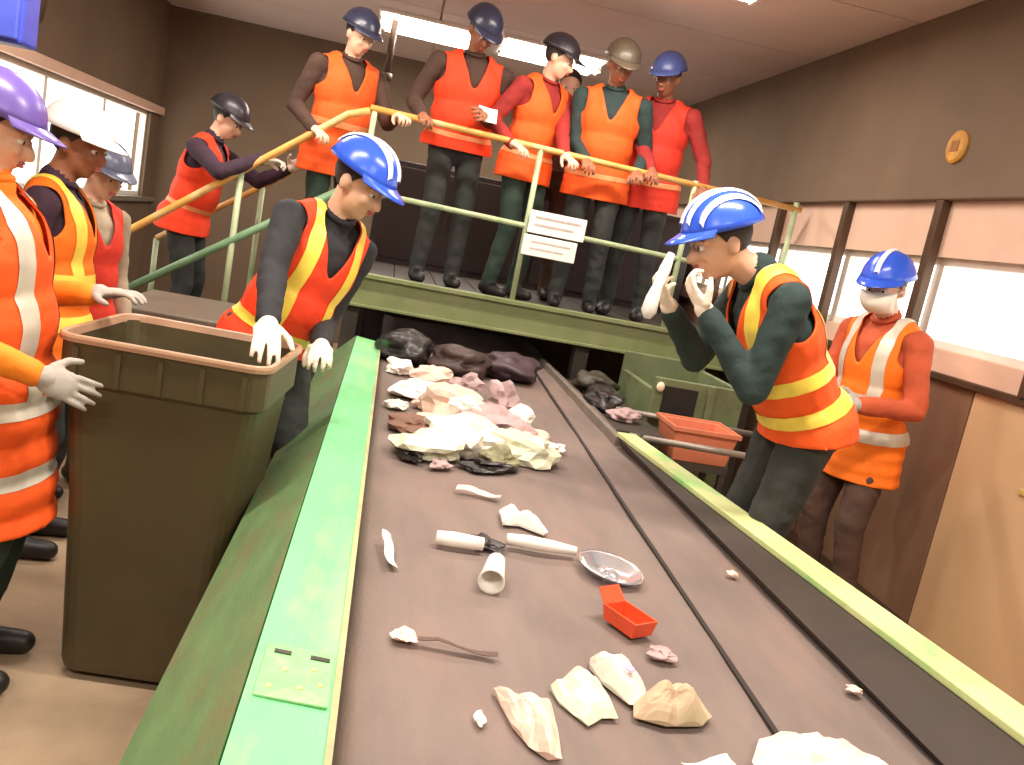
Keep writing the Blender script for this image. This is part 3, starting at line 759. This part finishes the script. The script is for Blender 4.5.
V_or  = vestm('orange', (250,92,22)); V_or2 = vestm('red orange', (244,66,24)); V_red = vestm('red', (216,52,30)); V_ylo = vestm('amber orange', (252,120,20))
J_blk = clothm('black', (40,40,44)); J_teal = clothm('dark teal', (38,56,54)); J_brn = clothm('brown', (72,50,40)); J_gry = clothm('grey', (120,108,104)); J_tan = clothm('tan', (170,154,132)); J_pur = clothm('dark purple', (58,36,52)); J_red = clothm('dark red', (150,40,36))
T_dk = clothm('charcoal trousers', (48,50,48)); T_br = clothm('brown trousers', (82,60,50)); T_pk = clothm('dusty pink trousers', (200,120,96)); T_gr = clothm('dark green trousers', (40,58,48))
H_blue = mat('blue helmet shell', (52,92,214), .25, var=.05); H_navy = mat('navy helmet shell', (48,50,72), .3, var=.06); H_pur = mat('purple blue helmet shell', (104,84,160), .3, var=.06); H_white = mat('white helmet shell', (240,238,236), .3, var=.03); H_grey = mat('blue grey helmet shell', (92,98,122), .3, var=.06); H_blk = mat('black helmet shell', (46,40,46), .35, var=.06)
S_wht = mat('white helmet stripe and highlight', (238,242,248), .25, var=.03)  # on the worker by the bin, stripes stand in for the shell's highlight

# workers at the belt
M_peach = mat('dull peach tape', (240,150,96), .5, var=.1, scale=14)
person('worker in striped blue helmet and orange vest bent over right of belt', (1.46,2.78,.20), 178, 1.86, 33, head_dir=(-.92,-.10,-.40), handL=(1.05,2.66,1.475), handR=(.985,2.84,1.46),
       poleL=(.7,-.35,-1), poleR=(.5,.5,-1), vest=V_or, jacket=J_teal, trousers=T_dk, helmet=H_blue, stripe=S_wht, stripes=4, skin=M_skin, glove=M_gwhite, hem=-.05, vox=.008, hkL='grip', hkR='grip',
       bands=((.03,.075),(.15,.195)), bandm=M_bandy, head_fwd=.13, palmL=(-.3,.3,.9), palmR=(-.3,-.4,.8), wide=1.12)
person('worker in white dust mask and blue helmet standing by right windows', (2.45,3.85,0), 200, 1.90, 8, head_dir=(-.75,-.55,-.25), handL=(2.22,3.55,1.16), handR=(2.08,3.86,1.2),
       vest=V_ylo, jacket=clothm('rust', (190,84,50)), trousers=T_br, helmet=H_blue, stripe=S_wht, stripes=1, skin=M_skin2, glove=M_ggrey, hem=-.22, mask=True, vox=.010)
person('worker in blue helmet with painted white highlights leaning over green guard by bin', (-.415,3.34,.05), -52, 1.87, 16, -15, pelvis_off=(.025,0,0), wide=.92, hkL='grip', head_dir=(.80,-.48,-.42), handR=(-.335,2.69,1.165), handL=(-.19,3.16,1.09),
       poleR=(-.6,.3,-.5), poleL=(-.3,.6,-.6), vest=V_or2, jacket=J_blk, trousers=T_dk, helmet=H_blue, stripe=S_wht, stripes=2, skin=M_skin, glove=M_gwhite, hem=-.02, vox=.009, hkR='relaxed', palmR=(0,0,-1), palmL=(0,0,-1),
       bands=((.05,.09),), bandm=M_bandy, head_fwd=.06)
# visitors on the left
person('person in long amber orange coat and purple helmet at left edge', (-1.06,2.58,0), 5, 1.80, -5, head_dir=(.9,.1,-.25), head_fwd=.0, handR=(-.87,2.36,1.02), handL=(-.90,2.84,1.18), vest=V_or, jacket=vestm('amber sleeve', (250,136,26)), trousers=T_gr, helmet=H_pur,
       skin=M_skin, glove=M_ggrey, hem=-.43, vox=.009, bands=((-.30,-.25),(-.10,-.045)), bandm=M_band, palmL=(0,0,-1), wide=1.15)
person('person in white helmet and amber vest behind the purple helmet', (-1.265,3.52,0), 5, 1.80, 0, head_dir=(.9,-.2,-.2), vest=V_ylo, jacket=J_pur, trousers=T_dk, helmet=H_white, skin=M_skind, vox=.012, bandm=M_bandy)
person('person in blue grey helmet and beige jacket before left window', (-1.38,4.2,0), -30, 1.69, 3, head_dir=(.8,-.5,-.3), vest=V_red, jacket=J_tan, trousers=T_br, helmet=H_grey, skin=M_skin2, vox=.012, hem=-.12, bands=())
# on the stairs
person('dark haired person in red orange vest leaning on the stair handrail', (-1.36,6.1,.332), -8, 1.86, 14, head_dir=(.85,-.3,-.4), handR=(-.90,5.76,1.77), handL=(-.78,6.2,1.75), vest=V_or2, jacket=J_pur, trousers=T_dk, helmet=H_blk,
       skin=M_skin2, glove=M_gwhite, vox=.012, hkR='rail', hem=-.10, wide=1.2, bands=((.06,.09),), bandm=M_peach, straps=False)
person('person in navy helmet and orange vest at top of the stairs', (-.47,6.02,.994), -60, 1.86, 6, head_dir=(.6,-.7,-.35), handR=(-.60,5.74,2.02), handL=(-.10,5.75,2.20), vest=V_or, jacket=J_brn, trousers=T_gr, helmet=H_navy, skin=M_skin2, vox=.012, hkR='rail', hkL='rail', hem=-.20, wide=1.15, bands=((.10,.14),), bandm=M_peach, straps=False)
# on the platform
person('person in brown jacket and navy helmet holding white paper at railing', (.33,6.05,PZ), -80, 1.90, 10, head_dir=(.35,-.7,-.6), handR=(.06,5.76,2.24), handL=(.46,5.80,2.32), vest=V_or2, jacket=J_brn, trousers=T_dk, helmet=H_navy, skin=M_skind, vox=.012, hkR='rail', hkL='grip', hem=-.06, bands=((.02,.05),), wide=1.2, bandm=M_peach, straps=False)
person('person in black helmet looking right with orange vest and red sleeves', (.83,6.06,PZ), -55, 1.84, 8, head_dir=(.8,-.4,-.3), handR=(.66,5.74,2.19), handL=(1.02,5.74,2.18), vest=V_or, jacket=J_red, trousers=T_gr, helmet=H_blk, skin=M_skin2, vox=.012, hkR='rail', hkL='rail', hem=-.14, wide=1.1, bands=((.02,.05),), bandm=M_peach, straps=False)
person('pale faced bareheaded person standing behind the platform front row', (1.10,6.55,PZ), -95, 1.76, 2, head_dir=(-.1,-.9,-.3), vest=None, jacket=J_gry, trousers=T_br, helmet=None, skin=M_skin2, vox=.013)
person('person in olive helmet and bright orange vest at railing', (1.33,6.00,PZ), -100, 1.88, 8, head_dir=(.1,-.8,-.4), handR=(1.18,5.75,2.175), handL=(1.54,5.75,2.17), vest=V_or, jacket=J_teal, trousers=T_dk, helmet=mat('olive brown helmet shell', (92,80,66), .35), skin=M_skind, vox=.012, hkR='rail', hkL='rail', hem=-.18, wide=1.12, bands=((-.04,-.01),), bandm=M_peach, straps=False)
person('person in dull blue helmet and red vest at right of railing', (1.73,6.12,PZ), -115, 1.90, 8, head_dir=(-.55,-.75,-.35), handR=(1.66,5.75,2.165), handL=(2.02,5.75,2.16), vest=V_red, jacket=J_red, trousers=T_dk, helmet=mat('dull blue helmet shell', (72,84,140), .35), skin=M_skind, vox=.012, hkR='rail', hkL='rail', hem=-.18, wide=1.15, bands=((-.02,.01),), bandm=M_peach, straps=False)

# steps the workers stand on
for (x0,x1,y0,y1,h,lab) in ((1.40,1.80,2.35,3.2,.20,'low wooden standing board right of the belt'),(-.75,-.30,3.09,3.65,.05,'thin wooden standing board behind the bin')):
    sb = empty('standing_board', ((x0+x1)/2,(y0+y1)/2,0)); tag(sb, lab, 'board')
    k = 4; wv = (x1-x0)/k
    Mw = mat('worn brown timber', (126,96,68), .8, var=.2, scale=6, bump=.15, stretch=(6,1,6))
    for i in range(k): part(sb, 'plank', MB().box(x0+i*wv+.003, x0+(i+1)*wv-.003, y0, y1, h-.025, h), Mw)
    for yy in (y0+.08, y1-.12): part(sb, 'batten', MB().box(x0, x1, yy, yy+.04, 0, h-.025), Mw)
# things in hands
def sheet(name, label, cat, w_, h_, m, loc, rot, amp=.012, seed=0, group=None, n=9, thick=.0015):
    vv = []; ff = []
    for i in range(n):
        for j in range(n):
            x, y_ = (i/(n-1)-.5)*w_, (j/(n-1)-.5)*h_
            vv.append((x, y_, noise.noise((x*14+seed, y_*14, seed))*amp*2+noise.noise((x*40, y_*40+seed, seed))*amp*.5))
    for i in range(n-1):
        for j in range(n-1): q = i*n+j; ff.append((q, q+n, q+n+1, q+1))
    o = MB().add(vv, ff).build(name, m, smooth=False); o.location = loc; o.rotation_euler = tuple(R_(a) for a in rot)
    sd = o.modifiers.new('t', 'SOLIDIFY'); sd.thickness = thick
    return tag(o, label, cat, group)
M_pap = mat('white paper', (244,238,230), .7, var=.05, scale=12)
sheet('paper_sheet', 'small white paper held at the railing', 'paper', .13, .10, M_pap, (.475,5.765,2.335), (70,0,10), .008, 3)
st_ = MB().tube([(.905,2.74,1.655),(.893,2.735,1.60),(.880,2.73,1.545),(.872,2.73,1.50),(.868,2.73,1.455),(.868,2.73,1.43)], [.012,.020,.017,.024,.027,.012], 12)
o = st_.build('plastic_bottle', mat('milky white plastic', (246,242,238), .35, var=.04), smooth=True); tag(o, 'slim white plastic bottle held up by bent worker', 'bottle')

# ================================================================ WASTE ON THE BELT
T = BZ+.008
M_bagw = mat('white plastic film', (222,214,202), .4, var=.06, scale=10)
M_bagg = mat('greenish white plastic film', (220,222,196), .4, var=.10, scale=10)
M_bagp = mat('pinkish paper', (232,200,182), .7, var=.08, scale=10)
M_kraft = mat('kraft cardboard', (194,170,142), .8, var=.10, scale=14, wear=(160,158,118), wear_amt=.5)
M_mauve = mat('mauve grey film', (176,150,150), .5, var=.15, scale=14)
M_clear = mat('clear grey blister plastic', (214,222,236), .12, var=.08, scale=16); M_clear.node_tree.nodes['Principled BSDF'].inputs['Transmission Weight'].default_value = .8
M_redp = mat('red orange packaging', (232,84,46), .4, var=.12, scale=10)
M_dfilm = mat('black film', (38,32,32), .4, var=.2, scale=14)
def crumple(name, label, cat, m, loc, size, rot=0, seed=0, amp=.35, group=None, tilt=(0,0), pinch=0, sub=3, freq=1.25):
    bm = bmesh.new(); bmesh.ops.create_icosphere(bm, subdivisions=4 if name == 'refuse_sack' else sub, radius=1)
    for v_ in bm.verts:
        p = v_.co.copy()
        h_ = 1+amp*(noise.noise(p*freq+V((seed*3.1,0,0)))*1.7-abs(noise.noise(p*freq*1.5+V((0,seed*2.7,0))))*1.2-abs(noise.noise(p*freq*3.2+V((seed,seed*1.7,0))))*.35+.4)
        if pinch: h_ *= 1-pinch*max(0, p.y)**1.5*.55
        q = p*h_; v_.co = (q.x*size[0]/2, q.y*size[1]/2, max(q.z, -.72)*size[2]/2)
    zmin = min(v_.co.z for v_ in bm.verts)
    for v_ in bm.verts: v_.co.z -= zmin
    me = bpy.data.meshes.new(name); bm.to_mesh(me); bm.free()
    if name == 'refuse_sack': me.polygons.foreach_set('use_smooth', [True]*len(me.polygons))
    o = link(name, me, m); o.location = loc; o.rotation_euler = (R_(tilt[0]), R_(tilt[1]), R_(rot))
    return tag(o, label, cat, group)
def pouch(name, label, cat, m, loc, outline, h, rot=0, seed=0, folds=9.0, group=None, fdir=(1,.2)):
    # flat crushed bag: traced rim, puffed creased top, flat underside
    k = len(outline); sub_ = 4; pts = []
    for i in range(k):
        a, b = V(outline[i]+(0,)), V(outline[(i+1) % k]+(0,))
        for j in range(sub_): pts.append(a.lerp(b, j/sub_))
    n = len(pts); c = sum(pts, V((0,0,0)))/n; rings = 7; vv = []; ff = []
    for q in range(rings):
        t = 1-q/rings
        for p in pts:
            x = c+(p-c)*t
            pf_ = h*(1-t**2.6)
            cr_ = h*.9*(abs(noise.noise((x.x*folds*3*fdir[0]+seed, x.y*folds*3*fdir[1], seed)))-.25)+h*.5*noise.noise((x.x*30, x.y*30+seed, seed))
            rim_ = .25*h*max(0, noise.noise((p.x*25+seed, p.y*25, 3)))
            vv.append((x.x, x.y, max(.002, .004+rim_+pf_+cr_*(.4+.6*(1-t)))))
    vv.append((c.x, c.y, h*1.02))
    for q in range(rings-1):
        ff += [(q*n+j, q*n+(j+1) % n, (q+1)*n+(j+1) % n, (q+1)*n+j) for j in range(n)]
    ff += [((rings-1)*n+j, (rings-1)*n+(j+1) % n, rings*n) for j in range(n)]
    b0 = len(vv); vv += [(p.x*.97, p.y*.97, 0) for p in pts]
    ff += [(b0+(j+1) % n, b0+j, 0*n+j, (j+1) % n)[::-1] for j in range(n)]; ff.append(tuple(range(b0+n-1, b0-1, -1)))
    o = MB().add(vv, ff).build(name, m); o.location = loc; o.rotation_euler = (0,0,R_(rot))
    return tag(o, label, cat, group)
# foreground
pouch('plastic_bag', 'big pale plastic bag at the bottom right of belt', 'bag', M_bagw, (.925,1.325,T), [(-.10,-.16),(.10,-.17),(.20,-.08),(.17,.02),(.09,.085),(-.01,.10),(-.09,.06),(-.12,-.03)], .055, -14, 1, 4)
sheet('paper_scrap', 'white paper scrap beside the big pale bag at bottom', 'paper', .09, .07, M_pap, (.70,1.265,T+.016), (0,0,10), .012, 4)
pouch('cardboard_piece', 'tan crumpled cardboard piece beside the white carton', 'cardboard', M_kraft, (.690,1.475,T), [(-.09,-.03),(-.03,-.055),(.05,-.05),(.085,-.02),(.075,.035),(.03,.055),(-.03,.04),(-.07,.02)], .045, 6, 5, 5)
# white carton lying, crushed
ct = empty('drink_carton', (.607,1.565,T)); ct.rotation_euler = (0,0,R_(4)); tag(ct, 'white crushed carton with faint lilac print on the belt', 'carton')
o = pouch('body', None, None, M_bagw, (0,0,0), [(-.005,-.085),(.035,-.08),(.052,-.03),(.030,.04),(.0,.085),(-.035,.088),(-.050,.05),(-.040,-.01)], .045, 0, 41, 3); o.parent = ct
MB().ell((.004,-.03,.050), (V((.011,0,0)),V((0,.014,0)),V((0,0,.004))), 12, 6).build('print_patch', mat('pale lilac print', (214,170,206), .5), ct)
pouch('plastic_bag', 'small crumpled whitish bag left of the white carton', 'bag', M_bagg, (.510,1.49,T), [(-.015,-.10),(.022,-.07),(.056,-.068),(.062,.005),(.034,.055),(.008,.10),(-.02,.065),(-.06,.02),(-.054,-.03)], .042, 4, 9, 9)
pouch('paper_bag', 'pinkish tapering paper bag nearest on the belt left', 'bag', M_bagp, (.390,1.395,T), [(.015,-.12),(.040,-.115),(.050,-.02),(.052,.06),(.02,.068),(-.035,.062),(-.06,.085),(-.05,.03),(-.038,-.03),(-.015,-.085)], .034, 0, 12, 12)
# red orange packet: folded open box
rb = empty('red_packet', (.70,1.83,T)); rb.rotation_euler = (0,0,R_(28)); tag(rb, 'small red orange open packet near the belt seam', 'packet')
tub_mb(.065,.075,.10,.115,0,.038,.004).build('box', M_redp, rb)
MB().hexa([(-.036,.055,.036),(.036,.055,.036),(.036,.058,.036),(-.036,.058,.036)], [(-.032,.085,.068),(.032,.085,.068),(.032,.088,.066),(-.032,.088,.066)]).build('flap', M_redp, rb)
crumple('film_scrap', 'dark grey film scrap below the red packet', 'film', M_mauve, (.745,1.70,T), (.06,.05,.02), 0, 21, .4)
# clear blister tray
bt = empty('blister_tray', (.735,2.145,T)); bt.rotation_euler = (R_(2),0,R_(25)); bt.scale = (.95,1.2,.75); tag(bt, 'clear grey plastic blister tray by the belt seam', 'tray')
MB().lathe([(.001,.004),(.06,.004),(.078,.03),(.088,.032),(.088,.028),(.080,.026),(.064,.0),(.001,.0)], n=24).build('dish', M_clear, bt, smooth=True)
MB().lathe([(.001,.022),(.018,.02),(.03,.004)], n=14).build('dome', M_clear, bt, smooth=True)
o = MB().tube([(-.10,.012,.02),(-.04,.004,.022),(.03,-.003,.021),(.10,-.012,.02)], [.016,.019,.017,.012], 10).build('rolled_paper', M_pap, smooth=True)
o.location = (.555,2.245,T); tag(o, 'white rolled paper stick pointing at the clear tray', 'paper')
o = MB().tube([(-.065,.006,.02),(-.02,.0,.022),(.065,.0,.02)], [.019,.021,.018], 10).build('rolled_paper', M_pap, smooth=True)
o.location = (.315,2.19,T); tag(o, 'short white paper roll left of the tilted cup', 'paper')
# paper cup lying
cp = empty('paper_cup', (.385,1.99,T+.031)); cp.rotation_euler = (R_(96),0,R_(-12)); tag(cp, 'white paper cup lying on its side mid belt', 'cup')
MB().lathe([(.001,-.055),(.023,-.055),(.032,.055),(.0305,.055),(.022,-.052),(.001,-.052)], n=20).build('cup_wall', M_pap, cp, smooth=True)
MB().lathe([(.030,.053),(.034,.055),(.034,.059),(.030,.058)], n=20).build('cup_rim', M_pap, cp, smooth=True)
pouch('crumpled_paper', 'white crumpled paper triangle behind the paper cup', 'paper', M_pap, (.52,2.45,T), [(-.05,.095),(-.055,-.03),(.0,-.02),(.07,-.075),(.085,-.05),(.03,.015),(-.02,.06)], .04, 0, 30, 9)
crumple('film_scrap', 'black film scrap between cup and short paper roll', 'film', M_dfilm, (.40,2.24,T), (.07,.10,.02), 30, 31, .4)
o = sheet('paper_sliver', 'thin white paper sliver beside the green guard', 'paper', .028, .17, M_pap, (.122,2.07,T+.022), (8,35,12), .006, 6)
sheet('paper_sliver', 'thin pinkish paper strip just before the waste heap', 'paper', .15, .03, M_bagp, (.415,2.68,T+.012), (0,0,-16), .008, 8)
sheet('paper_sliver', 'narrow brown strip lying near the pinkish bag', 'paper', .17, .018, mat('brown strip', (96,74,66), .7), (.27,1.62,T+.012), (0,0,-14), .006, 10)
crumple('paper_scrap', 'pink scrap at left end of the narrow brown strip', 'paper', M_bagp, (.165,1.655,T), (.05,.06,.012), 0, 33, .4)
crumple('paper_scrap', 'tiny pale scrap on the belt beyond the seam, nearest', 'paper', M_bagp, (1.19,1.64,T), (.035,.03,.014), 0, 34, .4)
crumple('paper_scrap', 'tiny pale scrap on belt beyond seam beside clear tray', 'paper', M_bagp, (1.15,2.26,T), (.03,.03,.014), 0, 35, .4)
crumple('paper_scrap', 'tiny whitish scrap left of the pinkish paper bag', 'paper', M_pap, (.295,1.375,T), (.018,.035,.012), 0, 36, .4)
# the heap in the middle distance
heap = [  # name, label, material, x, y, size, rot, z, kind
 ('plastic_bag','large white patterned bag in middle of the heap',M_bagw,.345,3.23,(.28,.30,.11),20,0,.34),
 ('plastic_bag','white bag with torn holes at lower left of heap',M_bagg,.215,3.10,(.22,.26,.08),-30,0,.42),
 ('plastic_bag','greenish white bag at right end of the heap',M_bagg,.60,3.20,(.26,.20,.09),-20,0,.40),
 ('plastic_bag','white bag tip at far right of the heap',M_bagw,.70,3.26,(.16,.13,.06),-30,0,.35),
 ('plastic_bag','olive grey bag between the two heap bags',mat('olive grey film',(132,128,96),.5,var=.2),.505,3.06,(.13,.13,.06),15,0,.3),  # plain olive grey film
 ('crumpled_paper','pink white paper ball high in the heap',M_bagp,.34,3.72,(.22,.24,.13),0,0,.36),
 ('crumpled_paper','small white paper right of the pink paper ball',M_pap,.45,3.80,(.14,.12,.07),30,0,.4),
 ('film_scrap','mauve grey film across the right of heap',M_mauve,.56,3.62,(.32,.28,.08),-25,0,.4),
 ('film_scrap','mauve film peak standing behind the heap',M_mauve,.62,3.98,(.14,.22,.13),0,0,.4),
 ('crumpled_paper','round white paper at upper right of heap',M_pap,.70,3.80,(.11,.11,.08),0,0,.3),
 ('crumpled_paper','pink scrap above the greenish bag',M_bagp,.70,3.46,(.15,.10,.05),10,0,.35),
 ('crumpled_paper','flat white paper at upper left of heap',M_pap,.195,4.10,(.24,.30,.06),-35,0,.3),
 ('crumpled_paper','pinkish paper leaf pointing up at back of heap',M_bagp,.27,4.55,(.22,.16,.07),30,0,.4),
 ('crumpled_paper','small white scrap at far left of heap',M_pap,.10,4.62,(.13,.14,.06),0,0,.4),
 ('film_scrap','dull mauve film behind the heap by the dark bags',M_mauve,.44,4.35,(.16,.16,.08),40,0,.4),
 ('film_scrap','brown film under left edge of heap',mat('brown film',(120,84,66),.6,var=.2),.15,3.42,(.18,.16,.05),10,0,.4),
 ('crumpled_paper','tan paper strip at left of heap',M_bagp,.26,3.55,(.20,.08,.04),12,0,.3),
 ('film_scrap','black film under the front of the heap',M_dfilm,.44,3.00,(.20,.10,.03),20,0,.4),
 ('film_scrap','black film under the lower left bag',M_dfilm,.13,3.02,(.08,.14,.03),20,0,.4),
 ('refuse_sack','black refuse sack at far left of belt under platform',M_dfilm,.17,5.05,(.30,.36,.15),20,0,.25),
 ('refuse_sack','dark brown sack at far middle of belt',mat('dark brown film',(62,44,42),.5,var=.2),.50,4.95,(.34,.36,.13),-20,0,.25),
 ('refuse_sack','dark purple sack at far right of belt',mat('dark purple film',(66,48,56),.5,var=.2),.82,5.1,(.36,.40,.12),10,0,.25),
]
for i, (nm, lab, m, x, y_, size, rot, z, amp) in enumerate(heap):
    crumple(nm, lab, nm.split('_')[-1], m, (x+(.055 if x < .45 else .02)*(1 if y_ < 4.8 else .3), y_, T+z), (size[0]*1.05, size[1]*1.05, size[2]*1.4), rot, 50+i*3, amp, 'waste in the heap on the belt')
# loose little scraps among and beside the bags
for i, (x, y_, z, sx, sy, sz_, m, lab) in enumerate([
        (.30,2.93,0,.07,.06,.03,M_mauve,'small mauve scrap at the very front of the heap'),
        (.82,3.42,0,.08,.07,.04,M_pap,'small white scrap right of the heap near the seam'),
        (.78,3.62,0,.07,.09,.04,M_bagp,'small pink scrap beside the round white paper'),
        (.40,3.38,.13,.12,.10,.05,M_pap,'white scrap lying on top of the large patterned bag'),
        (.27,3.86,0,.09,.10,.05,M_bagp,'small pink scrap left of the pink paper ball'),
        (.53,4.12,0,.08,.10,.05,M_pap,'small white scrap behind the middle of the heap'),
        (.36,4.28,0,.07,.10,.04,M_bagg,'greenish scrap before the dark sacks'),
        (.14,3.78,0,.08,.10,.04,M_pap,'small white scrap against the guard left of heap')]):
    crumple('paper_scrap', lab, 'scrap', m, (x, y_, T+z), (sx, sy, sz_), i*37, 200+i*2, .45, 'small scraps around the heap')
# clutter beyond the right belt edge
rc = random.Random(3)
for i, (x, y_, sx, sy, sz_, m, lab) in enumerate([(1.36,4.75,.20,.30,.12,M_dfilm,'black sack slumped right of far belt edge'),(1.40,5.15,.24,.26,.15,mat('dark olive film',(58,54,40),.5,var=.2),'dark olive sack behind the black sack'),
        (1.40,4.45,.16,.16,.07,M_mauve,'pale mauve scrap right of the far belt edge')]):
    crumple('refuse_sack', lab, 'sack', m, (x, y_, .735), (sx, sy, sz_), i*30, 90+i, .3)
sh_ = empty('side_shelf', (1.40,4.75,0)); tag(sh_, 'dark steel shelf right of the far belt end', 'shelf')
part(sh_, 'shelf_top', MB().box(1.215,1.575,4.2,5.55,.70,.73), M_dsteel, bevel=.004)
for xx in (1.38,1.54):
    for yy in (4.25,5.5): part(sh_, 'leg', MB().box(xx-.02,xx+.02,yy-.02,yy+.02,0,.70), M_dsteel)
